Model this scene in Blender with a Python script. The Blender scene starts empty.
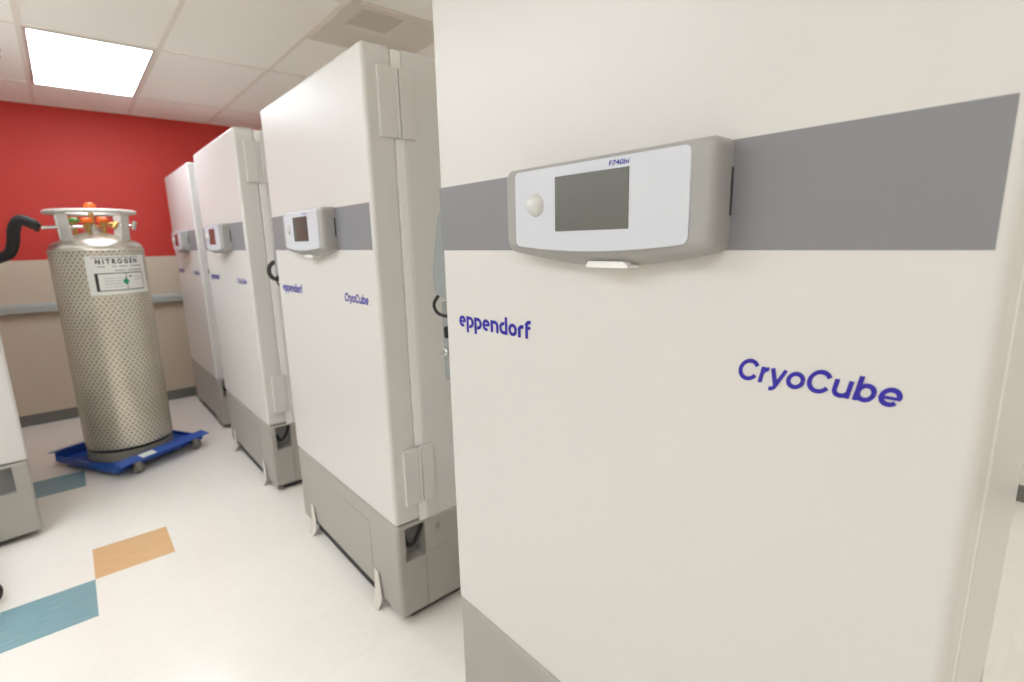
import bpy, bmesh, math, random
from mathutils import Vector, Matrix

random.seed(7)
SC = bpy.context.scene
COL = SC.collection
PI = math.pi

# ------------------------------------------------------------------ materials
def lin(c):
    return tuple(((v / 255) / 12.92 if v / 255 <= .04045 else ((v / 255 + .055) / 1.055) ** 2.4) for v in c) + (1,)

def mat(name, rgb, rough=.5, metal=0, spec=.5, noise=0, nscale=30, bump=0, bscale=200, coat=0):
    m = bpy.data.materials.new(name); m.use_nodes = True
    nt = m.node_tree; b = nt.nodes['Principled BSDF']
    b.inputs['Base Color'].default_value = lin(rgb)
    b.inputs['Roughness'].default_value = rough
    b.inputs['Metallic'].default_value = metal
    b.inputs['Specular IOR Level'].default_value = spec
    b.inputs['Coat Weight'].default_value = coat
    tc = nt.nodes.new('ShaderNodeTexCoord')
    if noise:
        n = nt.nodes.new('ShaderNodeTexNoise'); n.inputs['Scale'].default_value = nscale; n.inputs['Detail'].default_value = 4
        mx = nt.nodes.new('ShaderNodeMix'); mx.data_type = 'RGBA'
        c = lin(rgb)
        mx.inputs[6].default_value = tuple(v * (1 - noise) for v in c[:3]) + (1,)
        mx.inputs[7].default_value = tuple(min(1, v * (1 + noise)) for v in c[:3]) + (1,)
        nt.links.new(tc.outputs['Object'], n.inputs['Vector'])
        nt.links.new(n.outputs['Fac'], mx.inputs[0]); nt.links.new(mx.outputs[2], b.inputs['Base Color'])
    if bump:
        n = nt.nodes.new('ShaderNodeTexNoise'); n.inputs['Scale'].default_value = bscale
        bp = nt.nodes.new('ShaderNodeBump'); bp.inputs['Strength'].default_value = bump; bp.inputs['Distance'].default_value = .002
        nt.links.new(tc.outputs['Object'], n.inputs['Vector'])
        nt.links.new(n.outputs['Fac'], bp.inputs['Height']); nt.links.new(bp.outputs['Normal'], b.inputs['Normal'])
    return m

def emis(name, rgb, strength):
    m = bpy.data.materials.new(name); m.use_nodes = True
    b = m.node_tree.nodes['Principled BSDF']
    b.inputs['Base Color'].default_value = (.9, .9, .9, 1)
    b.inputs['Emission Color'].default_value = lin(rgb)
    b.inputs['Emission Strength'].default_value = strength
    return m

M = dict(
    white=mat('white_enamel', (214, 212, 208), .36, bump=.05, bscale=500),
    gasket=mat('gasket_vinyl', (238, 236, 233), .45),
    band=mat('grey_band', (132, 132, 136), .42),
    basegrey=mat('base_grey', (168, 164, 157), .5, noise=.03, nscale=90),
    recess=mat('recess_grey', (134, 134, 134), .55),
    panelgrey=mat('panel_grey', (161, 160, 157), .42),
    plate=mat('faceplate_white', (204, 207, 214), .4),
    screen=mat('screen_glass', (88, 89, 83), .06, spec=.8),
    knob=mat('sensor_dome', (206, 206, 202), .3),
    ink=mat('blue_ink', (44, 32, 156), .5),
    black=mat('black_rubber', (24, 24, 25), .55),
    darkslot=mat('dark_slot', (60, 58, 56), .6),
    chrome=mat('chrome', (225, 225, 222), .12, metal=1),
    zinc=mat('zinc_plated', (150, 146, 138), .35, metal=.8),
    strap=mat('pale_strap', (214, 209, 200), .5),
    handlegrey=mat('handle_grey', (138, 143, 141), .4),
    steel=mat('brushed_steel', (196, 190, 178), .3, metal=.9, noise=.08, nscale=14),
    ringsteel=mat('ring_painted', (214, 210, 202), .35, metal=.25),
    orange=mat('orange_knob', (240, 110, 30), .4),
    brass=mat('brass', (196, 160, 96), .3, metal=.9),
    greenpaint=mat('green_valve', (96, 140, 70), .4),
    label=mat('label_paper', (236, 236, 230), .5),
    labelink=mat('label_ink', (48, 46, 44), .6),
    labelgreen=mat('label_green', (24, 140, 100), .5),
    footgrey=mat('foot_grey', (158, 152, 134), .5),
    blue=mat('blue_powdercoat', (38, 84, 172), .38, noise=.05, nscale=40),
    hose=mat('foam_hose', (52, 50, 50), .7, bump=.4, bscale=60),
    tan=mat('tan_paint', (231, 226, 218), .6, noise=.02, nscale=6),
    rail=mat('rail_grey', (168, 172, 166), .5),
    basebd=mat('cove_base', (112, 112, 106), .5),
    ceil=mat('ceiling_tile', (248, 245, 239), .9, noise=.025, nscale=160, bump=.4, bscale=260),
    tbar=mat('t_bar', (234, 227, 216), .6),
    vent=mat('vent_metal', (220, 214, 202), .5),
    ventin=mat('vent_throat', (200, 194, 182), .6),
    lamp=emis('lamp_diffuser', (240, 247, 255), 10.4),
    brown=mat('sprinkler_brown', (92, 70, 60), .5, metal=.5),
)

def wall_mat():
    m = mat('back_wall_paint', (206, 192, 176), .6)
    nt = m.node_tree; b = nt.nodes['Principled BSDF']
    g = nt.nodes.new('ShaderNodeNewGeometry'); s = nt.nodes.new('ShaderNodeSeparateXYZ')
    gt = nt.nodes.new('ShaderNodeMath'); gt.operation = 'GREATER_THAN'; gt.inputs[1].default_value = 1.378
    mx = nt.nodes.new('ShaderNodeMix'); mx.data_type = 'RGBA'
    mx.inputs[6].default_value = lin((203, 189, 168)); mx.inputs[7].default_value = lin((192, 50, 40))
    nt.links.new(g.outputs['Position'], s.inputs[0]); nt.links.new(s.outputs['Z'], gt.inputs[0])
    nt.links.new(gt.outputs[0], mx.inputs[0]); nt.links.new(mx.outputs[2], b.inputs['Base Color'])
    return m
M['backwall'] = wall_mat()

TILE, OX, OY = .305, -.8416, 2.7203
def floor_mat():
    m = bpy.data.materials.new('vinyl_tile_floor'); m.use_nodes = True
    nt = m.node_tree; N = nt.nodes; L = nt.links; b = N['Principled BSDF']
    b.inputs['Roughness'].default_value = .2
    b.inputs['Specular IOR Level'].default_value = .45
    g = N.new('ShaderNodeNewGeometry'); s = N.new('ShaderNodeSeparateXYZ'); L.new(g.outputs['Position'], s.inputs[0])
    def math_(op, a, bv=None, c=None):
        n = N.new('ShaderNodeMath'); n.operation = op
        for i, v in enumerate((a, bv, c)):
            if v is None: continue
            if isinstance(v, (int, float)): n.inputs[i].default_value = v
            else: L.new(v, n.inputs[i])
        return n.outputs[0]
    u = math_('DIVIDE', math_('SUBTRACT', s.outputs['X'], OX), TILE)
    v = math_('DIVIDE', math_('SUBTRACT', s.outputs['Y'], OY), TILE)
    iu = math_('FLOOR', u); iv = math_('FLOOR', v)
    def cell(i, j):
        return math_('MULTIPLY', math_('COMPARE', iu, float(i), .1), math_('COMPARE', iv, float(j), .1))
    blue = math_('ADD', cell(-1, -1), cell(-1, 4))
    orange = math_('ADD', cell(0, 0), cell(6, -9))
    # per-tile tone
    cv = N.new('ShaderNodeCombineXYZ'); L.new(iu, cv.inputs[0]); L.new(iv, cv.inputs[1])
    wn = N.new('ShaderNodeTexWhiteNoise'); L.new(cv.outputs[0], wn.inputs['Vector'])
    # marbling
    mp = N.new('ShaderNodeMapping'); mp.inputs['Scale'].default_value = (14, 60, 1); L.new(g.outputs['Position'], mp.inputs[0])
    n1 = N.new('ShaderNodeTexNoise'); n1.inputs['Scale'].default_value = 1; n1.inputs['Detail'].default_value = 5; L.new(mp.outputs[0], n1.inputs['Vector'])
    fac = math_('ADD', math_('MULTIPLY', n1.outputs['Fac'], .8), math_('MULTIPLY', wn.outputs['Value'], .2))
    def mix(f, a, c):
        n = N.new('ShaderNodeMix'); n.data_type = 'RGBA'
        for i, val in ((0, f), (6, a), (7, c)):
            if isinstance(val, tuple): n.inputs[i].default_value = val
            else: L.new(val, n.inputs[i])
        return n.outputs[2]
    white = mix(fac, lin((228, 223, 214)), lin((240, 236, 228)))
    bl = mix(fac, lin((106, 148, 158)), lin((150, 178, 182)))
    og = mix(fac, lin((206, 164, 116)), lin((222, 184, 142)))
    c = mix(blue, white, bl); c = mix(orange, c, og)
    # seams
    du = math_('ABSOLUTE', math_('SUBTRACT', math_('FRACT', u), .5)); dv = math_('ABSOLUTE', math_('SUBTRACT', math_('FRACT', v), .5))
    seam = math_('GREATER_THAN', math_('MAXIMUM', du, dv), .4965)
    c = mix(math_('MULTIPLY', seam, .05), c, lin((150, 140, 128)))
    L.new(c, b.inputs['Base Color'])
    return m
M['floor'] = floor_mat()

def jacket_mat():
    m = bpy.data.materials.new('mesh_sleeve_steel'); m.use_nodes = True
    nt = m.node_tree; N = nt.nodes; L = nt.links; b = N['Principled BSDF']
    tc = N.new('ShaderNodeTexCoord'); s = N.new('ShaderNodeSeparateXYZ'); L.new(tc.outputs['Object'], s.inputs[0])
    def math_(op, a, bv=None):
        n = N.new('ShaderNodeMath'); n.operation = op
        for i, v in enumerate((a, bv)):
            if v is None: continue
            if isinstance(v, (int, float)): n.inputs[i].default_value = v
            else: L.new(v, n.inputs[i])
        return n.outputs[0]
    ang = math_('ARCTAN2', s.outputs['Y'], s.outputs['X'])
    cu = math_('COSINE', math_('MULTIPLY', ang, 54.0))
    cv = math_('COSINE', math_('MULTIPLY', s.outputs['Z'], PI / .021))
    d = math_('MULTIPLY', cu, cv)
    rmp = N.new('ShaderNodeMapRange'); rmp.inputs[1].default_value = .32; rmp.inputs[2].default_value = .75; L.new(d, rmp.inputs[0])
    n = N.new('ShaderNodeTexNoise'); n.inputs['Scale'].default_value = 5; n.inputs['Detail'].default_value = 3; L.new(tc.outputs['Object'], n.inputs['Vector'])
    mx0 = N.new('ShaderNodeMix'); mx0.data_type = 'RGBA'; L.new(n.outputs['Fac'], mx0.inputs[0])
    mx0.inputs[6].default_value = lin((202, 194, 178)); mx0.inputs[7].default_value = lin((230, 223, 208))
    mx = N.new('ShaderNodeMix'); mx.data_type = 'RGBA'
    L.new(rmp.outputs[0], mx.inputs[0]); L.new(mx0.outputs[2], mx.inputs[6]); mx.inputs[7].default_value = lin((134, 125, 108))
    L.new(mx.outputs[2], b.inputs['Base Color'])
    b.inputs['Metallic'].default_value = .5; b.inputs['Roughness'].default_value = .27
    bp = N.new('ShaderNodeBump'); bp.inputs['Strength'].default_value = .35; bp.inputs['Distance'].default_value = .003; bp.invert = True
    L.new(rmp.outputs[0], bp.inputs['Height']); L.new(bp.outputs['Normal'], b.inputs['Normal'])
    return m
M['jacket'] = jacket_mat()

# ------------------------------------------------------------------ geometry helpers
def rbox(bm, x0, x1, y0, y1, z0, z1, r=0, seg=2):
    t = bmesh.new()
    bmesh.ops.create_cube(t, size=1, matrix=Matrix.Translation(((x0 + x1) / 2, (y0 + y1) / 2, (z0 + z1) / 2)) @ Matrix.Diagonal((x1 - x0, y1 - y0, z1 - z0, 1)))
    if r:
        bmesh.ops.bevel(t, geom=t.edges[:], offset=r, segments=seg, affect='EDGES', profile=.5)
    merge(bm, t)

def merge(bm, t, mx=None):
    if mx is not None: t.transform(mx)
    me = bpy.data.meshes.new('tmp'); t.to_mesh(me); t.free(); bm.from_mesh(me); bpy.data.meshes.remove(me)

def lathe(bm, prof, seg=48, c=(0, 0, 0), closed=False):
    rings = []
    for r, z in prof:
        if r < 1e-6: rings.append([bm.verts.new((c[0], c[1], c[2] + z))])
        else: rings.append([bm.verts.new((c[0] + r * math.cos(2 * PI * i / seg), c[1] + r * math.sin(2 * PI * i / seg), c[2] + z)) for i in range(seg)])
    n = len(rings)
    for k in range(n if closed else n - 1):
        a, b = rings[k], rings[(k + 1) % n]
        for i in range(seg):
            j = (i + 1) % seg
            if len(a) == 1 and len(b) == 1: continue
            if len(a) == 1: f = (a[0], b[j], b[i])
            elif len(b) == 1: f = (a[i], a[j], b[0])
            else: f = (a[i], a[j], b[j], b[i])
            try: bm.faces.new(f)
            except ValueError: pass

def cyl(bm, p, q, r, seg=16, r2=None):
    p, q = Vector(p), Vector(q); d = q - p
    t = bmesh.new()
    bmesh.ops.create_cone(t, cap_ends=True, segments=seg, radius1=r, radius2=r if r2 is None else r2, depth=d.length)
    merge(bm, t, Matrix.Translation((p + q) / 2) @ d.to_track_quat('Z', 'Y').to_matrix().to_4x4())

def catmull(pts, n=8):
    pts = [Vector(p) for p in pts]; P = [2 * pts[0] - pts[1]] + pts + [2 * pts[-1] - pts[-2]]
    out = []
    for i in range(1, len(P) - 2):
        for k in range(n):
            t = k / n; a, b, c, d = P[i - 1:i + 3]
            out.append(.5 * ((2 * b) + (c - a) * t + (2 * a - 5 * b + 4 * c - d) * t * t + (3 * b - a - 3 * c + d) * t ** 3))
    return out + [pts[-1]]

def tube(bm, pts, r, seg=10, closed=False):
    pts = [Vector(p) for p in pts]; rings = []; n = len(pts)
    up = None
    for i, p in enumerate(pts):
        d = (pts[(i + 1) % n] - pts[i - 1]) if closed else (pts[min(i + 1, n - 1)] - pts[max(i - 1, 0)])
        d.normalize()
        if up is None:
            up = Vector((0, 0, 1)) if abs(d.z) < .9 else Vector((1, 0, 0))
        s = d.cross(up).normalized(); up = s.cross(d).normalized()
        rr = r[i] if isinstance(r, (list, tuple)) else r
        rings.append([bm.verts.new(p + rr * (math.cos(2 * PI * k / seg) * s + math.sin(2 * PI * k / seg) * up)) for k in range(seg)])
    for i in range(n if closed else n - 1):
        a, b = rings[i], rings[(i + 1) % n]
        for k in range(seg):
            j = (k + 1) % seg; bm.faces.new((a[k], a[j], b[j], b[k]))
    if not closed:
        bm.faces.new(rings[0][::-1]); bm.faces.new(rings[-1])

def prism(bm, poly, axis, a, b):
    """extrude a 2D polygon between a and b along axis (other two axes in order)"""
    def P(u, v, w):
        return {'x': (w, u, v), 'y': (u, w, v), 'z': (u, v, w)}[axis]
    A = [bm.verts.new(P(u, v, a)) for u, v in poly]; B = [bm.verts.new(P(u, v, b)) for u, v in poly]
    bm.faces.new(A); bm.faces.new(B[::-1])
    for i in range(len(poly)):
        j = (i + 1) % len(poly); bm.faces.new((A[j], A[i], B[i], B[j]))

def obj(name, bm, m, parent=None, smooth=40):
    bmesh.ops.recalc_face_normals(bm, faces=bm.faces[:])
    me = bpy.data.meshes.new(name); bm.to_mesh(me); bm.free()
    me.materials.append(m)
    o = bpy.data.objects.new(name, me); COL.objects.link(o)
    if smooth:
        for p in me.polygons: p.use_smooth = True
        me.set_sharp_from_angle(angle=math.radians(smooth))
        wn = o.modifiers.new('weighted_normal', 'WEIGHTED_NORMAL'); wn.keep_sharp = True; wn.weight = 90
    if parent: o.parent = parent
    return o

def boolean(o, cutters):
    """cut boxes (x0, x1, y0, y1, z0, z1) out of an object one after the other"""
    for c6 in cutters:
        cb = bmesh.new(); rbox(cb, *c6)
        me = bpy.data.meshes.new('c'); cb.to_mesh(me); cb.free()
        c = bpy.data.objects.new('c', me); COL.objects.link(c)
        o.modifiers.clear()
        md = o.modifiers.new('b', 'BOOLEAN'); md.object = c; md.operation = 'DIFFERENCE'; md.solver = 'EXACT'
        dg = bpy.context.evaluated_depsgraph_get(); dg.update()
        nm = bpy.data.meshes.new_from_object(o.evaluated_get(dg))
        o.modifiers.clear(); o.data = nm; nm.name = 'base'
        bpy.data.objects.remove(c); bpy.data.meshes.remove(me)
    for p in nm.polygons: p.use_smooth = True
    nm.set_sharp_from_angle(angle=math.radians(35))
    wn = o.modifiers.new('weighted_normal', 'WEIGHTED_NORMAL'); wn.keep_sharp = True; wn.weight = 90

def tag(o, label, cat, group=None, kind=None):
    if label: o['label'] = label
    if cat: o['category'] = cat
    if group: o['group'] = group
    if kind: o['kind'] = kind
    return o

def thing(name, label, cat, loc=(0, 0, 0), rz=0, group=None):
    o = bpy.data.objects.new(name, None); COL.objects.link(o)
    o.location = loc; o.rotation_euler = (0, 0, rz); o.empty_display_size = .1
    return tag(o, label, cat, group)

def kids(o): return [c for c in bpy.data.objects if c.parent == o]

def copy_tree(o, parent=None):
    c = o.copy(); COL.objects.link(c)
    if parent: c.parent = parent
    for ch in kids(o):
        copy_tree(ch, c)
    return c

def struct(name, bm, m, smooth=0):
    o = obj(name, bm, m, None, smooth); o['kind'] = 'structure'; return o

# lettering: text laid on a plane facing -x, reading towards -y
TXT = Matrix(((0, 0, -1, 0), (-1, 0, 0, 0), (0, 1, 0, 0), (0, 0, 0, 1)))
def text_bm(s, bold=0, shear=0):
    cu = bpy.data.curves.new('t', 'FONT'); cu.body = s; cu.offset = bold; cu.shear = shear; cu.resolution_u = 6
    o = bpy.data.objects.new('t', cu); COL.objects.link(o)
    dg = bpy.context.evaluated_depsgraph_get(); dg.update()
    me = bpy.data.meshes.new_from_object(o.evaluated_get(dg))
    bm = bmesh.new(); bm.from_mesh(me)
    bpy.data.objects.remove(o); bpy.data.curves.remove(cu); bpy.data.meshes.remove(me)
    return bm
def fit2d(bm, x0, x1, y0, y1):
    xs = [v.co.x for v in bm.verts]; ys = [v.co.y for v in bm.verts]
    for v in bm.verts:
        v.co.x = x0 + (v.co.x - min(xs)) / (max(xs) - min(xs)) * (x1 - x0)
        v.co.y = y0 + (v.co.y - min(ys)) / (max(ys) - min(ys)) * (y1 - y0)
def solidify(bm, t):
    r = bmesh.ops.extrude_face_region(bm, geom=bm.faces[:])
    for v in [g for g in r['geom'] if isinstance(g, bmesh.types.BMVert)]: v.co.z += t

STROKE = [0]
def ribbon(bm, pts, w):
    """flat stroke of width w along a 2D polyline"""
    n = len(pts); L, R = [], []
    STROKE[0] = (STROKE[0] + 1) % 6; z = STROKE[0] * .00004
    for i in range(n):
        a = Vector(pts[max(i - 1, 0)]); b = Vector(pts[min(i + 1, n - 1)])
        if 0 < i < n - 1:
            d1 = (Vector(pts[i]) - a).normalized(); d2 = (b - Vector(pts[i])).normalized(); d = (d1 + d2).normalized()
            k = 1 / max(.5, d.dot(d1))
        else:
            d = (b - a).normalized(); k = 1
        nrm = Vector((-d.y, d.x)) * (w / 2 * k); p = Vector(pts[i])
        L.append(bm.verts.new((*(p + nrm), z))); R.append(bm.verts.new((*(p - nrm), z)))
    for i in range(n - 1): bm.faces.new((L[i], R[i], R[i + 1], L[i + 1]))
def arc(cx, cy, rx, ry, a0, a1, n=16):
    return [(cx + rx * math.cos(math.radians(a0 + (a1 - a0) * i / n)), cy + ry * math.sin(math.radians(a0 + (a1 - a0) * i / n))) for i in range(n + 1)]

def rounded_wordmark():
    """geometric lower-case lettering, x-height 1, monoline strokes"""
    bm = bmesh.new(); w = .27; h = w / 2; R = .5 - h; x = 0
    rx = .45 - h
    adv = {'e': .97, 'p': .99, 'n': .98, 'd': 1.0, 'o': 1.0, 'r': .66, 'f': .6}
    for ch in 'eppendorf':
        cx = x + .45
        if ch == 'e':
            ribbon(bm, [(cx - rx, .5), (cx + rx, .5)], w * .7)
            ribbon(bm, arc(cx, .5, rx, R, 0, 300), w)
        elif ch == 'o':
            ribbon(bm, arc(cx, .5, rx, R, 0, 360, 28), w)
        elif ch == 'p':
            ribbon(bm, [(x + h, -.42), (x + h, 1)], w)
            ribbon(bm, [(x + h, 1 - h)] + arc(cx, .5, rx, R, 90, -112), w)
        elif ch == 'n':
            ribbon(bm, [(x + h, 0), (x + h, 1)], w)
            ribbon(bm, [(x + h, 1 - h)] + arc(cx, .62, rx, .38 - h, 90, 0, 10) + [(cx + rx, 0)], w)
        elif ch == 'd':
            ribbon(bm, [(x + .90 - h, 0), (x + .90 - h, 1.42)], w)
            ribbon(bm, [(x + .90 - h, h)] + arc(cx, .5, rx, R, 270, 68), w)
        elif ch == 'r':
            ribbon(bm, [(x + h, 0), (x + h, .6)] + arc(x + h + .3, .6, .3, .4 - h, 180, 90, 8) + [(x + .58, 1 - h)], w)
        elif ch == 'f':
            ribbon(bm, [(x + h + .08, 0), (x + h + .08, 1.05)] + arc(x + h + .38, 1.05, .3, .37 - h, 180, 90, 8) + [(x + .64, 1.42 - h)], w)
            ribbon(bm, [(x + h, .84), (x + .60, .84)], w * .85)
        x += adv[ch]
    return bm

def slanted_wordmark():
    """wide bold slanted lettering, cap height 1.4, x-height 1"""
    bm = bmesh.new(); w = .275; h = w / 2; x = 0
    def E(c, y, rx, ry, a0, a1, n=28): return arc(c, y, rx - h, ry - h, a0, a1, n)
    for ch in 'CryoCube':
        if ch == 'C':
            ribbon(bm, E(x + .72, .7, .72, .73, 30, 330), w); x += 1.50
        elif ch == 'r':
            ribbon(bm, [(x + h, 0), (x + h, 1.04)], w); ribbon(bm, [(x + h, .5)] + arc(x + h + .36, .5, .36, .42, 165, 85, 8), w); x += .62
        elif ch == 'y':
            ribbon(bm, [(x + .13, 1.04), (x + .54, .03)], w)
            ribbon(bm, [(x + .97, 1.04), (x + .58, .0), (x + .5, -.17), (x + .38, -.26), (x + .18, -.26)], w * .95); x += 1.13
        elif ch == 'o':
            ribbon(bm, E(x + .57, .52, .57, .55, 0, 360, 32), w); x += 1.23
        elif ch == 'u':
            ribbon(bm, [(x + h, 1.04)] + arc(x + .52, .42, .52 - h, .45 - h, 180, 360, 16) + [(x + 1.04 - h, .5)], w)
            ribbon(bm, [(x + 1.04 - h, 1.04), (x + 1.04 - h, 0)], w); x += 1.20
        elif ch == 'b':
            ribbon(bm, [(x + h, 1.43), (x + h, 0)], w); ribbon(bm, E(x + .57, .52, .54, .55, 0, 360, 32), w); x += 1.23
        elif ch == 'e':
            ribbon(bm, [(x + .1, .48), (x + 1.1, .48)], w * .66); ribbon(bm, E(x + .57, .52, .57, .55, -4, 318), w); x += 1.2
    for v in bm.verts: v.co.x += v.co.y * .21
    return bm

# ------------------------------------------------------------------ room
XL, XR, YF, YB, ZC = -2.25, 2.97, -2.6, 5.72, 2.607
bm = bmesh.new(); rbox(bm, XL - .1, XR + .1, YF - .1, YB + .1, -.1, 0); struct('floor', bm, M['floor'])
bm = bmesh.new(); rbox(bm, XL - .1, XR + .1, YF - .1, YB + .1, ZC, ZC + .1)
ceiling = struct('ceiling', bm, M['ceil'])
bm = bmesh.new(); rbox(bm, XL - .1, XR + .1, YB, YB + .1, 0, ZC); struct('wall_back', bm, M['backwall'])
bm = bmesh.new(); rbox(bm, XR, XR + .1, YF, YB, 0, ZC); struct('wall_right', bm, M['tan'])
bm = bmesh.new(); rbox(bm, XL - .1, XL, YF, YB, 0, ZC); struct('wall_left', bm, M['tan'])
bm = bmesh.new(); rbox(bm, XL - .1, XR + .1, YF - .1, YF, 0, ZC); struct('wall_front', bm, M['tan'])

def cove(bm, x0, x1, y0, y1):
    rbox(bm, x0, x1, y0, y1, 0, .095, .003, 1)
bm = bmesh.new(); cove(bm, XL, XR, YB - .008, YB); struct('baseboard_back', bm, M['basebd'], 30)
bm = bmesh.new(); cove(bm, XR - .008, XR, YF, YB - .008); struct('baseboard_right', bm, M['basebd'], 30)
bm = bmesh.new(); cove(bm, XL, XL + .008, YF, YB - .008); struct('baseboard_left', bm, M['basebd'], 30)
bm = bmesh.new(); cove(bm, XL + .008, XR - .008, YF, YF + .008); struct('baseboard_front', bm, M['basebd'], 30)
# wall-protection rail on the back wall: bumper profile with a shadow lip
bm = bmesh.new()
prism(bm, [(YB, .958), (YB - .05, .952), (YB - .055, .962), (YB - .055, 1.005), (YB - .045, 1.022), (YB, 1.03)], 'x', XL, XR)
struct('trim_1', bm, M['rail'], 30)

# suspended ceiling grid
GX = [-.745 + .61 * k for k in range(-2, 7)]
GY = [3.785 + 1.25 * k for k in range(-5, 2)]
bm = bmesh.new()
for x in GX:
    if XL < x < XR: rbox(bm, x - .012, x + .012, YF, YB, ZC - .004, ZC + .002)
for y in GY:
    rbox(bm, XL, XR, y - .012, y + .012, ZC - .0035, ZC + .002)
rbox(bm, GX[4], GX[5], 3.07 - .012, 3.07 + .012, ZC - .0035, ZC + .002)
rbox(bm, XL, XR, YB - .025, YB, ZC - .004, ZC + .002)
struct('trim_2', bm, M['tbar'])

def ceiling_light(ix, iy, label):
    x0, x1 = GX[ix] + .012, GX[ix + 1] - .012; y0, y1 = GY[iy] + .012, GY[iy + 1] - .012
    cx, cy = (x0 + x1) / 2, (y0 + y1) / 2
    t = thing('ceiling_light', label, 'light', (cx, cy, ZC), 0, None)
    hx, hy = (x1 - x0) / 2, (y1 - y0) / 2
    b = bmesh.new()
    for s in (-1, 1):
        rbox(b, min(s * hx, s * (hx - .018)), max(s * hx, s * (hx - .018)), -hy, hy, -.010, .0, .002, 1)
        rbox(b, -hx + .018, hx - .018, min(s * hy, s * (hy - .018)), max(s * hy, s * (hy - .018)), -.010, .0, .002, 1)
    obj('frame', b, M['ringsteel'], t)
    b = bmesh.new(); rbox(b, -hx + .016, hx - .016, -hy + .016, hy - .016, -.0065, -.001)
    obj('diffuser', b, M['lamp'], t)
    return t
LG = 'added unseen ceiling light panels'
ceiling_light(2, 5, 'bright square-edged ceiling light panel over the nitrogen cylinder near the red wall')
for ix, iy in ((0, 3), (0, 1), (0, 4), (6, 3), (6, 0)):  # unseen panels added to brighten the freezer fronts and the ceiling
    ceiling_light(ix, iy, 'flat ceiling light panel added out of view for brightness, away from the red wall').__setitem__('group', LG)

# ceiling air diffuser (outer flared frame and recessed throat)
dv = thing('ceiling_vent', 'square metal air vent in the ceiling above the second freezer', 'vent', (.78, 2.765, ZC))
b = bmesh.new()
def sq_ring(b, h0, z0, h1, z1):
    A = [b.verts.new((sx * h0, sy * h0, z0)) for sx, sy in ((-1, -1), (1, -1), (1, 1), (-1, 1))]
    B = [b.verts.new((sx * h1, sy * h1, z1)) for sx, sy in ((-1, -1), (1, -1), (1, 1), (-1, 1))]
    for i in range(4):
        j = (i + 1) % 4; b.faces.new((A[i], A[j], B[j], B[i]))
sq_ring(b, .296, -.001, .296, -.014); sq_ring(b, .296, -.014, .278, -.014); OXV, OYV = -.085, -.115
def skew_ring(b, h0, c0, z0, h1, c1, z1):
    A = [b.verts.new((c0[0] + sx * h0, c0[1] + sy * h0, z0)) for sx, sy in ((-1, -1), (1, -1), (1, 1), (-1, 1))]
    B = [b.verts.new((c1[0] + sx * h1, c1[1] + sy * h1, z1)) for sx, sy in ((-1, -1), (1, -1), (1, 1), (-1, 1))]
    for i in range(4):
        j = (i + 1) % 4; b.faces.new((A[i], A[j], B[j], B[i]))
skew_ring(b, .278, (0, 0), -.014, .135, (OXV, OYV), -.011); skew_ring(b, .135, (OXV, OYV), -.011, .112, (OXV, OYV), -.003)
obj('frame', b, M['vent'], dv, 0)
b = bmesh.new(); rbox(b, OXV - .111, OXV + .111, OYV - .111, OYV + .111, -.004, -.001); obj('throat_plate', b, M['ventin'], dv, 0)

sp = thing('sprinkler_head', 'small brown sprinkler head on the ceiling at the left edge', 'sprinkler', (-.872, 4.32, ZC))
b = bmesh.new(); lathe(b, [(0, 0), (.03, 0), (.03, -.004), (.012, -.008), (.012, -.03), (0, -.03)], 16); obj('escutcheon', b, M['brown'], sp)
b = bmesh.new(); lathe(b, [(0, -.036), (.024, -.037), (.024, -.040), (0, -.040)], 16); cyl(b, (0, 0, -.03), (0, 0, -.037), .004, 8); obj('deflector', b, M['brown'], sp)

# ------------------------------------------------------------------ freezer
W, D, H, ZD = 1.064, .83, 2.062, .418
ZT, ZBN = 1.582, 1.4285

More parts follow.
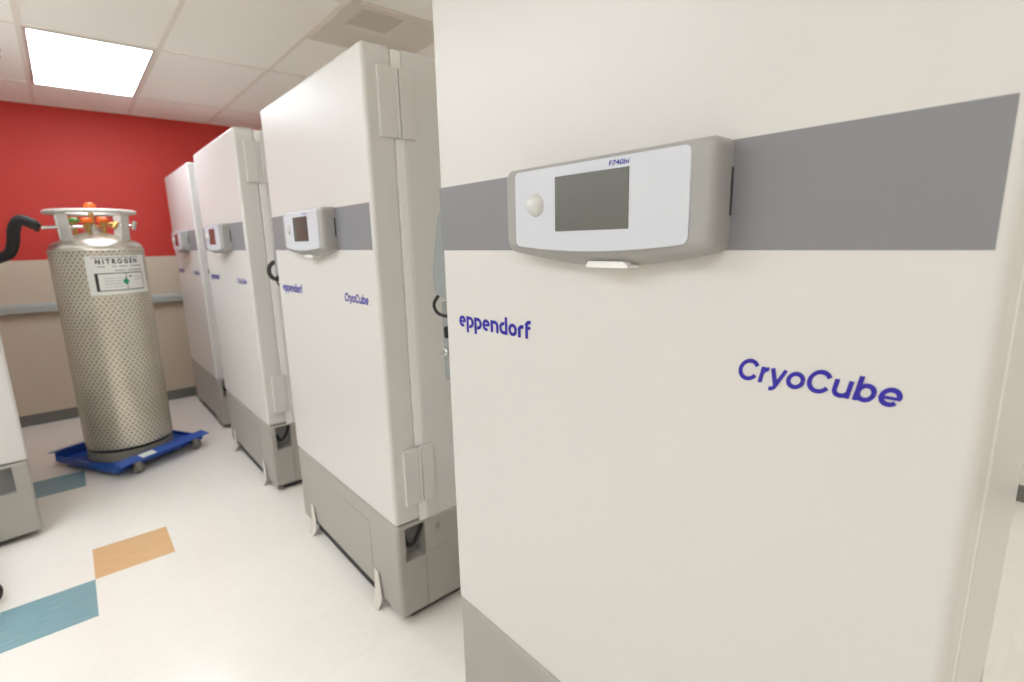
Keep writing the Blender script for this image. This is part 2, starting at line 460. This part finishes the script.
def make_freezer():
    t = thing('freezer', '', 'freezer')
    off = Vector((-D / 2, -W / 2, 0))
    def part(name, bm, m, parent=t, smooth=40):
        bmesh.ops.translate(bm, verts=bm.verts[:], vec=off)
        return obj(name, bm, m, parent, smooth)
    # cabinet
    bm = bmesh.new(); rbox(bm, .137, D, 0, W, ZD - .012, H, .008, 3); part('cabinet', bm, M['white'])
    # door
    bm = bmesh.new(); rbox(bm, 0, .106, 0, W, ZD, H + .003, .016, 5); door = part('door', bm, M['white'])
    bm = bmesh.new(); rbox(bm, .103, .139, .001, W - .001, ZD - .012, H - .004, .006, 3); part('gasket', bm, M['gasket'])
    # band
    bm = bmesh.new(); rbox(bm, -.0006, .003, .0165, W - .004, ZBN, ZT); part('band', bm, M['band'], door, 0)['label'] = 'mid-grey horizontal band'
    # lettering
    bm = rounded_wordmark(); fit2d(bm, -.998, -.731, 1.226, 1.279); bm.transform(TXT)
    bmesh.ops.translate(bm, verts=bm.verts[:], vec=(-.0008, 0, 0)); part('lettering', bm, M['ink'], door, 0)['label'] = 'blue rounded lower-case lettering'
    bm = slanted_wordmark(); fit2d(bm, -.277, -.077, 1.2305, 1.2725); bm.transform(TXT)
    bmesh.ops.translate(bm, verts=bm.verts[:], vec=(-.0008, 0, 0)); part('lettering', bm, M['ink'], door, 0)['label'] = 'blue slanted bold lettering'
    # control panel
    Y0, Y1 = .303, .748; YC = (Y0 + Y1) / 2; HW = (Y1 - Y0) / 2
    def outline(ins, r, zt, zc, bow, hw=HW, n=14):
        """closed outline in (y,z): top zt, bottom corners at zc, bottom centre at zc-bow"""
        h = hw - ins; pts = []
        bot = lambda y: zc + ins - bow * (1 - ((y - YC) / hw) ** 2)
        for i in range(7):
            a = PI / 2 * i / 6; pts.append((YC + h - r + r * math.cos(a), zt - ins - r + r * math.sin(a)))
        for i in range(7):
            a = PI / 2 + PI / 2 * i / 6; pts.append((YC - h + r + r * math.cos(a), zt - ins - r + r * math.sin(a)))
        for i in range(7):
            a = PI + PI / 2 * i / 6; y = YC - h + r + r * math.cos(a); pts.append((y, bot(y) + r + r * math.sin(a)))
        for i in range(1, n):
            y = YC - h + r + (2 * h - 2 * r) * i / n; pts.append((y, bot(y)))
        for i in range(7):
            a = 1.5 * PI + PI / 2 * i / 6; y = YC + h - r + r * math.cos(a); pts.append((y, bot(y) + r + r * math.sin(a)))
        return pts
    def loft(bm, secs):
        rings = [[bm.verts.new((x, y, z)) for y, z in o] for x, o in secs]
        for a, b in zip(rings, rings[1:]):
            for i in range(len(a)):
                j = (i + 1) % len(a); bm.faces.new((a[i], a[j], b[j], b[i]))
        bm.faces.new(rings[0][::-1]); bm.faces.new(rings[-1])
    bm = bmesh.new()
    loft(bm, [(.004, outline(0, .014, 1.586, 1.428, .024)), (-.012, outline(0, .014, 1.586, 1.427, .025)), (-.034, outline(0, .014, 1.586, 1.428, .018)),
              (-.043, outline(.002, .014, 1.586, 1.430, .013)), (-.049, outline(.006, .014, 1.586, 1.432, .011)), (-.052, outline(.013, .012, 1.586, 1.434, .010))])
    panel = part('control_panel', bm, M['panelgrey'], t, 50)
    bm = bmesh.new()
    loft(bm, [(-.051, outline(0, .011, 1.577, 1.439, .011, .187)), (-.0535, outline(0, .011, 1.577, 1.439, .011, .187)), (-.0542, outline(.0008, .011, 1.577, 1.439, .011, .187))])
    part('faceplate', bm, M['plate'], panel, 30)['label'] = 'clean white front plate'
    bm = bmesh.new(); rbox(bm, -.0552, -.053, .443, .604, 1.464, 1.559, .0005, 1); part('screen', bm, M['screen'], panel, 0)['label'] = 'dark glossy display screen'
    t2 = bmesh.new(); lathe(t2, [(0, .013), (.006, .0125), (.012, .0105), (.017, .007), (.0195, .003), (.021, .0), (.021, -.002)], 24)
    t2.transform(Matrix.Translation((-.0542, .655, 1.513)) @ Matrix.Rotation(-PI / 2, 4, 'Y'))
    part('sensor_button', t2, M['knob'], panel, 60)['label'] = 'round pale dome button'
    bm = text_bm('F740hi', .01, .1); fit2d(bm, -.483, -.443, 1.5635, 1.5715); bm.transform(TXT)
    bmesh.ops.translate(bm, verts=bm.verts[:], vec=(-.0549, 0, 0)); part('lettering', bm, M['ink'], panel, 0)
    bm = bmesh.new()
    prism(bm, [(.460, 1.411), (.450, 1.4035), (.454, 1.4005), (.537, 1.4005), (.541, 1.4035), (.535, 1.411)], 'x', -.043, -.012)
    part('pull_tab', bm, M['gasket'], panel, 0)['label'] = 'pale plastic pull tab'
    bm = bmesh.new(); rbox(bm, -.006, -.0005, Y0 - .0006, Y0 + .004, 1.478, 1.545); part('side_slot', bm, M['darkslot'], panel, 0)
    # hinges on the near side
    for z0, z1 in ((1.785, 2.0), (.49, .708)):
        bm = bmesh.new(); cyl(bm, (.113, -.008, z0 + .001), (.113, -.008, z1 - .001), .0048, 12)
        hg = part('hinge', bm, M['gasket'])
        bm = bmesh.new(); rbox(bm, .045, .1065, -.015, .001, z0, z1, .003, 2); part('hinge_plate', bm, M['white'], hg)
        bm = bmesh.new(); rbox(bm, .120, .172, -.015, .001, z0, z1, .003, 2); part('hinge_plate', bm, M['white'], hg)
        bm = bmesh.new(); rbox(bm, .1068, .1197, -.0025, .0008, z0, z1); part('hinge_gap', bm, M['darkslot'], hg, 0)
    # handle and lock on the far side of the door
    bm = bmesh.new()
    prof = catmull([(W, 1.545), (W + .028, 1.515), (W + .046, 1.46), (W + .060, 1.40), (W + .066, 1.35), (W + .058, 1.315), (W, 1.295)], 5)
    prism(bm, [(p.x, p.y) for p in prof], 'x', .012, .06); hd = part('handle', bm, M['handlegrey'])
    bm = bmesh.new(); rbox(bm, .045, .085, W - .001, W + .085, 1.06, 1.285, .004, 2); part('latch_plate', bm, M['handlegrey'], hd)
    bm = bmesh.new(); cyl(bm, (.047, W + .062, 1.145), (.034, W + .062, 1.145), .013, 14); cyl(bm, (.035, W + .062, 1.145), (.024, W + .062, 1.145), .007, 10)
    part('lock_barrel', bm, M['chrome'], hd)['label'] = 'shiny chrome lock barrel'
    bm = bmesh.new(); tube(bm, catmull([(.02, W + .004, 1.335), (.018, W + .05, 1.31), (.015, W + .075, 1.28), (.02, W + .06, 1.255), (.03, W + .01, 1.25)], 5), .0045, 8)
    part('cable_loop', bm, M['black'], hd)['label'] = 'black cable loop'
    bm = bmesh.new(); rbox(bm, .034, .047, W + .050, W + .064, 1.185, 1.218, .003, 1); part('latch_lever', bm, M['black'], hd)
    # base
    bm = bmesh.new(); rbox(bm, .002, D, .0005, W - .0005, .03, ZD - .003, .016, 4); base = part('base', bm, M['basegrey'])
    cut = []
    cut.append((.02, D - .02, .02, W - .02, -.05, .095))
    cut.append((-.1, .1, .20, .905, -.05, .068))
    cut.append((.035, .121, -.05, .055, .263, .4))
    cut.append((.066, .165, W - .055, W + .05, .263, .4))
    g = .0016
    cut.append((.1205 - g, .1205 + g, -.05, .003, .0, .2632))
    cut.append((.155 - g, .155 + g, W - .003, W + .05, .0, .2632))
    cut.append((-.05, .005, .2361, .56, .345, .345 + 2 * g))
    cut.append((-.05, .005, .235 - g, .235 + g, .03, .345 + 2 * g))
    cut.append((.135, .215, -.05, .002, .268, .2705))
    cut = [(a - D / 2, b - D / 2, c - W / 2, d - W / 2, e, f) for a, b, c, d, e, f in cut]
    boolean(base, cut)
    for x0, x1, y0, y1 in ((.036, .12, .0515, .0545), (.067, .164, W - .0545, W - .0515)):
        bm = bmesh.new(); rbox(bm, x0, x1, y0, y1, .264, .4); part('recess_liner', bm, M['recess'], base, 0)
    for s, yy in ((1, 0),):
        bm = bmesh.new()
        tube(bm, catmull([(.113, yy + s * .018, .405), (.110, yy + s * .016, .375), (.096, yy + s * .02, .34), (.076, yy + s * .022, .315), (.058, yy + s * .03, .312), (.052, yy + s * .045, .34)], 6), .008, 10)
        part('cable', bm, M['black'], base)['label'] = 'black corrugated cable'
    bm = bmesh.new(); cyl(bm, (.173, -.007, .362), (.173, .002, .362), .010, 6); cyl(bm, (.173, -.002, .362), (.173, .002, .362), .013, 14); part('bolt', bm, M['chrome'], base)
    bm = bmesh.new(); rbox(bm, .0215, .03, .15, W - .15, .003, .0945); rbox(bm, .05, D - .19, .0215, .03, .012, .0945); rbox(bm, .17, D - .19, W - .03, W - .0215, .012, .0945)  # black sheets added inside the base, standing in for shade in the gap
    part('gap_shade', bm, M['black'], base, 0)['label'] = 'black sheets that darken the gap under the base like shade'
    # casters inside the hollow base
    for cx, cy in ((.10, .085), (.10, W - .085), (D - .11, .085), (D - .11, W - .085)):
        bm = bmesh.new()
        rbox(bm, cx - .04, cx + .04, cy - .035, cy + .035, .090, .0955)
        for s in (-1, 1):
            prism(bm, [(cx - .03, .091), (cx + .03, .091), (cx + .022, .03), (cx + .006, .03)], 'y', cy + s * .02 - .002, cy + s * .02 + .002)
        cyl(bm, (cx + .014, cy - .024, .04), (cx + .014, cy + .024, .04), .006, 10)
        cs = part('caster', bm, M['zinc'])
        bm = bmesh.new(); t3 = bmesh.new()
        lathe(t3, [(.007, -.014), (.034, -.014), (.040, -.010), (.040, .010), (.034, .014), (.007, .014)], 24, closed=True)
        t3.transform(Matrix.Translation((cx + .014, cy, .04)) @ Matrix.Rotation(PI / 2, 4, 'X')); merge(bm, t3)
        part('wheel', bm, M['black'], cs)
    # pale straps standing at the front lip
    for y in (.195, .905):
        bm = bmesh.new()
        ctr = catmull([(-.001, .15), (-.003, .11), (-.004, .07), (-.010, .03), (-.026, .004)], 4)
        for a, b in zip(ctr, ctr[1:]):
            pass
        L = []
        for i, p in enumerate(ctr):
            k = i / (len(ctr) - 1); w = .016 + .012 * math.sin(k * PI * .75); yy = y - .02 * k
            L.append([bm.verts.new((p.x - dx, yy + s * w, p.y)) for s, dx in ((-1, 0), (1, 0), (1, .004), (-1, .004))])
        for a, b in zip(L, L[1:]):
            for i in range(4):
                j = (i + 1) % 4; bm.faces.new((a[i], a[j], b[j], b[i]))
        bm.faces.new(L[0]); bm.faces.new(L[-1][::-1])
        part('foot_strap', bm, M['strap'])['label'] = 'pale strap hanging to the floor'
    return t

FG = 'white upright freezers'
proto = make_freezer()
spots = [
    (0.0, 0.0, 0, 'huge white upright freezer filling the foreground, its grey band and blue lettering read clearly'),
    (.0378, 1.518, 0, 'white upright freezer with door hinges showing, directly beyond the foreground freezer'),
    (.015, 3.0, 0, 'white upright freezer with a red screen reflection, third of the row from the camera'),
    (.0325, 4.4376, 0, 'farthest and smallest white upright freezer of the row, beside the red wall'),
    (-1.022, 3.372, PI + .096, 'white freezer cut off by the left edge, standing opposite the row'),
]
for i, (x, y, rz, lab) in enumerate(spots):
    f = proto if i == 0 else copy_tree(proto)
    # x, y is the corner of the door nearest the camera
    rot = Matrix.Rotation(rz, 2); cn = rot @ Vector((-D / 2, -W / 2 if rz == 0 else W / 2))
    f.location = (x - cn.x, y - cn.y, 0); f.rotation_euler = (0, 0, rz)
    f['label'] = lab; f['category'] = 'freezer'; f['group'] = FG
    if i in (3, 4):
        for c in kids(f):
            if c.name.startswith('foot_strap'): bpy.data.objects.remove(c)
    if i == 1:
        hdl = [c for c in kids(f) if c.name.startswith('handle')][0]
        bm = bmesh.new()
        ring = [(.045 - D / 2 + .036 * math.cos(a), W / 2 + .17, 1.322 + .044 * math.sin(a)) for a in [2 * PI * k / 20 for k in range(20)]]
        tube(bm, ring, .011, 8, True)
        rbox(bm, .07 - D / 2, .09 - D / 2, W / 2 + .02, W / 2 + .18, 1.31, 1.33, .003, 1)
        rbox(bm, .065 - D / 2, .095 - D / 2, W / 2 - .001, W / 2 + .03, 1.30, 1.34, .003, 1)
        obj('latch_ring', bm, M['darkslot'], hdl)['label'] = 'black ring-shaped latch'

# ------------------------------------------------------------------ dolly with the nitrogen cylinder
DC = (-.565, 4.325); DR = math.radians(28.6)
dl = thing('dolly', 'blue steel wheeled dolly on the floor under the nitrogen cylinder', 'dolly', (*DC, 0), DR)
HS = .30
bm = bmesh.new(); rbox(bm, -HS + .004, HS - .004, -HS + .004, HS - .004, .046, .051); obj('pan', bm, M['blue'], dl, 0)
for s in (-1, 1):
    bm = bmesh.new()
    # rail along local x: web and outward, drooping flange
    y = s * HS
    poly = [(y - s * .0, .040), (y, .104), (y + s * .075, .090), (y + s * .075, .094), (y - s * .004, .109), (y - s * .004, .040)]
    prism(bm, poly, 'x', -HS - .01, HS + .01); obj('side_rail', bm, M['blue'], dl, 0)
    bm = bmesh.new()
    x = s * HS
    poly = [(x, .034), (x, .078), (x - s * .004, .078), (x - s * .004, .0465), (x - s * .05, .0465), (x - s * .05, .0425), (x - s*.004, .0425), (x - s*.004, .034)]
    prism(bm, poly, 'y', -HS + .001, HS - .001); obj('cross_bar', bm, M['blue'], dl, 0)
    for q in (-1, 1):
        cx, cy = q * .205, s * (HS + .042)
        bm = bmesh.new(); rbox(bm, cx - .028, cx + .028, cy - .026, cy + .026, .086, .091)
        for k in (-1, 1):
            prism(bm, [(cx - .024, .088), (cx + .022, .088), (cx + .024, .026), (cx + .008, .026)], 'y', cy + k * .018 - .0015, cy + k * .018 + .0015)
        cyl(bm, (cx + .015, cy - .021, .036), (cx + .015, cy + .021, .036), .005, 8)
        cs = obj('caster', bm, M['zinc'], dl)
        bm = bmesh.new(); t3 = bmesh.new()
        lathe(t3, [(.006, -.013), (.03, -.013), (.036, -.009), (.036, .009), (.03, .013), (.006, .013)], 20, closed=True)
        t3.transform(Matrix.Translation((cx + .015, cy, .036)) @ Matrix.Rotation(PI / 2, 4, 'X')); merge(bm, t3)
        obj('wheel', bm, M['basebd'], cs)
# paper tag on the rail that faces the camera
bm = bmesh.new(); t3 = bmesh.new(); rbox(t3, -.165, -.07, -.026, .026, 0, .0008)
t3.transform(Matrix.Translation((0, -HS - .036, .1025)) @ Matrix.Rotation(math.atan2(.014, .075), 4, 'X')); merge(bm, t3)
obj('paper_tag', bm, M['label'], dl, 0)['label'] = 'white paper tag'

ZB = .051
cyl_t = thing('nitrogen_cylinder', 'tall steel cylinder in a mesh sleeve with orange valve knobs, standing on the blue dolly', 'gas cylinder', (*DC, ZB))
def part(name, bm, m, parent=cyl_t, smooth=40): return obj(name, bm, m, parent, smooth)
zb = -ZB
bm = bmesh.new(); lathe(bm, [(.19, 0), (.242, 0), (.246, .006), (.246, .062), (.238, .066), (.19, .066)], 64, closed=True); part('foot_ring', bm, M['footgrey'])
bm = bmesh.new(); lathe(bm, [(0, .0665), (.238, .0665), (.238, .082), (0, .082)], 64); part('foot_seal', bm, M['black'])
bm = bmesh.new()
lathe(bm, [(0, .083), (.245, .083), (.252, .092), (.252, 1.385), (.2535, 1.39), (.2535, 1.398), (.249, 1.402), (0, 1.402)], 96); part('mesh_sleeve', bm, M['jacket'], smooth=30)
bm = bmesh.new(); lathe(bm, [(.249, 1.4025), (.247, 1.412), (.235, 1.435), (.205, 1.455), (.16, 1.472), (.11, 1.492), (.06, 1.512), (.045, 1.52), (.045, 1.535), (0, 1.535), (0, 1.4025)], 64); part('shoulder', bm, M['steel'])
# handling ring
zr = 1.690 + zb
bm = bmesh.new(); lathe(bm, [(.224 + .020 * math.cos(a) * 1.0, zr + .014 * math.sin(a)) for a in [2 * PI * k / 12 for k in range(12)]], 72, closed=True); part('handling_ring', bm, M['ringsteel'])
cam_ang = math.atan2(-.06 - DC[1], -.737 - DC[0])
for k in range(4):
    a = cam_ang + math.radians(-43 + 96 * (k % 2) + 0) + (PI if k > 1 else 0)
    bm = bmesh.new(); t3 = bmesh.new()
    prism(t3, [(-.044, 1.430), (.044, 1.430), (.036, 1.50), (.034, zr - .005), (-.034, zr - .005), (-.036, 1.50)], 'x', .188, .195)
    # lean from shoulder to ring
    for v in t3.verts: v.co.x += (v.co.z - 1.43) / (zr - 1.43) * .022
    t3.transform(Matrix.Rotation(a, 4, 'Z')); merge(bm, t3)
    part('post', bm, M['ringsteel'], smooth=0)
# valves
def valve(ang, r, h, m, hz=.0):
    c, s = math.cos(ang) * r, math.sin(ang) * r
    b = bmesh.new(); z0 = 1.505 - r * .3
    cyl(b, (c, s, z0), (c, s, h), .012, 12); cyl(b, (c, s, h - .03), (c, s, h - .005), .02, 6)
    cyl(b, (c, s, h - .02), (c * 1.6 + .0, s * 1.6, h - .02), .009, 10)
    v = part('valve', b, M['brass'])
    b = bmesh.new()
    lathe(b, [(0, h + .034), (.02, h + .033), (.03, h + .024), (.032, h + .006), (.022, h), (0, h)], 16, (c, s, 0)); obj('knob', b, m, v)['label'] = 'orange knob' if m is M['orange'] else 'green knob'
valve(cam_ang + .9, .07, 1.575, M['orange']); valve(cam_ang - .5, .06, 1.57, M['orange']); valve(cam_ang - 1.9, .10, 1.575, M['greenpaint'])
b = bmesh.new(); cyl(b, (0, 0, 1.53), (0, 0, 1.655), .014, 12); gs = part('gauge_stem', b, M['brass'])
b = bmesh.new(); lathe(b, [(0, 1.702), (.018, 1.700), (.03, 1.69), (.034, 1.672), (.03, 1.658), (0, 1.652)], 20); obj('knob', b, M['orange'], gs)['label'] = 'orange ball cap above the ring'
# plumbing: side pipe to the hose, relief tubing
side = cam_ang - PI / 2
px, py = math.cos(side), math.sin(side)
b = bmesh.new()
zp = 1.598 + zb
cyl(b, (px * .02, py * .02, zp), (px * .175, py * .175, zp), .009, 12); cyl(b, (px * .10, py * .10, zp), (px * .135, py * .135, zp), .018, 6)
cyl(b, (px * .17, py * .17, zp), (px * .255, py * .255, zp - .004), .011, 12); cyl(b, (0, 0, 1.52), (0, 0, zp + .015), .02, 12)
part('outlet_pipe', b, M['chrome'])
b = bmesh.new()
tube(b, catmull([(-px * .02, -py * .02, zp), (-px * .09, -py * .09 - .02, zp + .02), (-px * .15, -py * .15 - .02, zp + .005), (-px * .17, -py * .17, zp - .05), (-px * .15, -py * .15, 1.47)], 6), .008, 10)
cyl(b, (-px * .10, -py * .10 - .02, zp - .01), (-px * .13, -py * .13 - .02, zp + .03), .017, 8)
part('relief_tube', b, M['brass'])
b = bmesh.new()
cyl(b, (-px * .12, -py * .12 - .02, zp + .012), (-px * .215, -py * .215 - .035, zp + .005), .008, 10)
cyl(b, (-px * .208, -py * .208 - .035, zp - .02), (-px * .222, -py * .222 - .035, zp + .035), .013, 12)
part('relief_valve', b, M['chrome'])

# curved label on the sleeve
def curved(bm, a0, a1, z0, z1, r, n=12):
    V = [[bm.verts.new((r * math.cos(a0 + (a1 - a0) * i / n), r * math.sin(a0 + (a1 - a0) * i / n), z)) for i in range(n + 1)] for z in (z0, z1)]
    for i in range(n): bm.faces.new((V[0][i], V[0][i + 1], V[1][i + 1], V[1][i]))
LA0, LA1 = cam_ang + math.radians(-16.5), cam_ang + math.radians(65)
LZ0, LZ1 = 1.165 + zb, 1.412 + zb
RS = .2526
def LU(u): return LA0 + (LA1 - LA0) * u
def LV(v): return LZ0 + (LZ1 - LZ0) * v
bm = bmesh.new(); curved(bm, LA0, LA1, LZ0, LZ1, RS + .0015, 24); curved(bm, LA0, LA1, LZ0, LZ1, RS + .0003, 24)
lb = part('label', bm, M['label'])
bm = bmesh.new(); r = RS + .0022
curved(bm, LU(.09), LU(.86), LV(.945), LV(.96), r)
fx0, fx1, fz0, fz1 = .10, .90, .10, .56
curved(bm, LU(fx0), LU(fx1), LV(fz1 - .022), LV(fz1), r); curved(bm, LU(fx0), LU(fx1), LV(fz0), LV(fz0 + .022), r)
curved(bm, LU(fx0), LU(fx0 + .045), LV(fz0), LV(fz1), r, 2); curved(bm, LU(fx1 - .012), LU(fx1), LV(fz0), LV(fz1), r, 2); curved(bm, LU(.555), LU(.565), LV(fz0), LV(fz1), r, 2)
curved(bm, LU(.605), LU(.65), LV(.44), LV(.475), r, 2)
obj('label_frame', bm, M['labelink'], lb, 0)
def wrap_text(s, u0, u1, v0, v1, bold):
    t3 = text_bm(s, bold); fit2d(t3, 0, 1, 0, 1)
    bmesh.ops.triangulate(t3, faces=t3.faces[:])
    for v in t3.verts:
        a = LU(u0 + (u1 - u0) * v.co.x); z = LV(v0 + (v1 - v0) * v.co.y); v.co = (r * math.cos(a), r * math.sin(a), z)
    return t3
obj('lettering', wrap_text('N I T R O G E N', .14, .80, .79, .92, .05), M['labelink'], lb, 0)
bm = bmesh.new()
for v, us in ((.715, ((.16, .27), (.36, .43), (.47, .6), (.66, .9))), (.61, ((.4, .56), (.6, .9)))):
    for u0, u1 in us: curved(bm, LU(u0), LU(u1), LV(v), LV(v + .018), r, 4)
for k in range(4): curved(bm, LU(.22), LU(.52), LV(.2 + .075 * k), LV(.208 + .075 * k), r, 6)
for k in range(2): curved(bm, LU(.69), LU(.85), LV(.36 + .075 * k), LV(.368 + .075 * k), r, 4)
obj('fine_print', bm, M['basebd'], lb, 0)
bm = bmesh.new()
c = LU(.545); dv_ = .1; du = .055
vs = [bm.verts.new(((r + .0004) * math.cos(a), (r + .0004) * math.sin(a), z)) for a, z in ((c, LV(.33 + dv_)), (LU(.545 + du), LV(.33)), (c, LV(.33 - dv_)), (LU(.545 - du), LV(.33)))]
bm.faces.new(vs); obj('hazard_diamond', bm, M['labelgreen'], lb, 0)['label'] = 'small green diamond'

# insulated hose leaving to the left
hs = bpy.data.objects
bm = bmesh.new()
ex, ey = DC[0] + px * .30, DC[1] + py * .30
pts = catmull([(ex + .035, ey, 1.598), (-.865, 4.32, 1.622), (-.91, 4.33, 1.640), (-.945, 4.36, 1.59), (-.965, 4.40, 1.50), (-1.0, 4.46, 1.435), (-1.09, 4.52, 1.40), (-1.3, 4.57, 1.36), (-1.6, 4.6, 1.2), (-1.72, 4.62, .8), (-1.75, 4.66, .3), (-1.78, 4.72, .034)], 8)
tube(bm, pts, [.019] + [.026] * 3 + [.0315] * (len(pts) - 4), 14)
h = thing('hose', 'dark foam-covered hose curving left from the top of the nitrogen cylinder', 'hose', (-1.78, 4.72, 0))
o = obj('hose_sleeve', bm, M['hose'], h); o.matrix_parent_inverse = Matrix.Translation((1.78, -4.72, 0))
bm = bmesh.new(); cyl(bm, (ex + .036, ey, 1.5982), (ex + .012, ey + .001, 1.601), .0285, 16); o = obj('end_collar', bm, M['black'], h); o.matrix_parent_inverse = Matrix.Translation((1.78, -4.72, 0))

# ------------------------------------------------------------------ rolling stool just outside the left edge; one wheel reaches into view
st = thing('rolling_stool', 'black caster wheel of a rolling stool at the left edge, by the blue floor tile', 'stool', (-1.408, 2.81, 0), 0)
bm = bmesh.new(); lathe(bm, [(0, .50), (.15, .50), (.17, .515), (.17, .545), (.15, .56), (0, .565)], 40); obj('seat', bm, M['black'], st)
bm = bmesh.new(); cyl(bm, (0, 0, .10), (0, 0, .50), .022, 16); obj('column', bm, M['zinc'], st)
for k in range(5):
    a = 2 * PI * k / 5
    bm = bmesh.new(); t3 = bmesh.new(); rbox(t3, .0, .235, -.018, .018, .105, .13, .006, 2); t3.transform(Matrix.Rotation(a, 4, 'Z')); merge(bm, t3); lg = obj('leg', bm, M['zinc'], st)
    bm = bmesh.new(); t3 = bmesh.new(); lathe(t3, [(0, -.016), (.04, -.016), (.05, -.01), (.05, .01), (.04, .016), (0, .016)], 24)
    t3.transform(Matrix.Rotation(a, 4, 'Z') @ Matrix.Translation((.222, 0, .05)) @ Matrix.Rotation(PI / 2, 4, 'X')); merge(bm, t3); obj('wheel', bm, M['black'], lg)

# ------------------------------------------------------------------ camera
F, CX, CY, CH, YAW, PIT, ROLL = 508.28, -.7366, -.0596, 1.4507, .71134, -.19626, -.02357
fw = Vector((math.sin(YAW) * math.cos(PIT), math.cos(YAW) * math.cos(PIT), math.sin(PIT)))
rt = Vector((math.cos(YAW), -math.sin(YAW), 0)); up = rt.cross(fw)
r2 = rt * math.cos(ROLL) + up * math.sin(ROLL); u2 = -rt * math.sin(ROLL) + up * math.cos(ROLL)
cd = bpy.data.cameras.new('camera'); co = bpy.data.objects.new('camera', cd); COL.objects.link(co)
co.matrix_world = Matrix(((r2.x, u2.x, -fw.x, CX), (r2.y, u2.y, -fw.y, CY), (r2.z, u2.z, -fw.z, CH), (0, 0, 0, 1)))
cd.sensor_width = 36; cd.lens = F / 1024 * 36; cd.clip_start = .02
cd.dof.use_dof = True; cd.dof.focus_distance = 1.0; cd.dof.aperture_fstop = 3.2
SC.camera = co

w = bpy.data.worlds.new('world'); SC.world = w; w.use_nodes = True
w.node_tree.nodes['Background'].inputs[0].default_value = (.5, .5, .5, 1); w.node_tree.nodes['Background'].inputs[1].default_value = .0
SC.cycles.max_bounces = 16; SC.cycles.diffuse_bounces = 12; SC.cycles.glossy_bounces = 8
vs_ = SC.view_settings
vs_.view_transform = 'Standard'; vs_.look = 'None'; vs_.gamma = 1; vs_.exposure = 0.0; vs_.use_curve_mapping = False
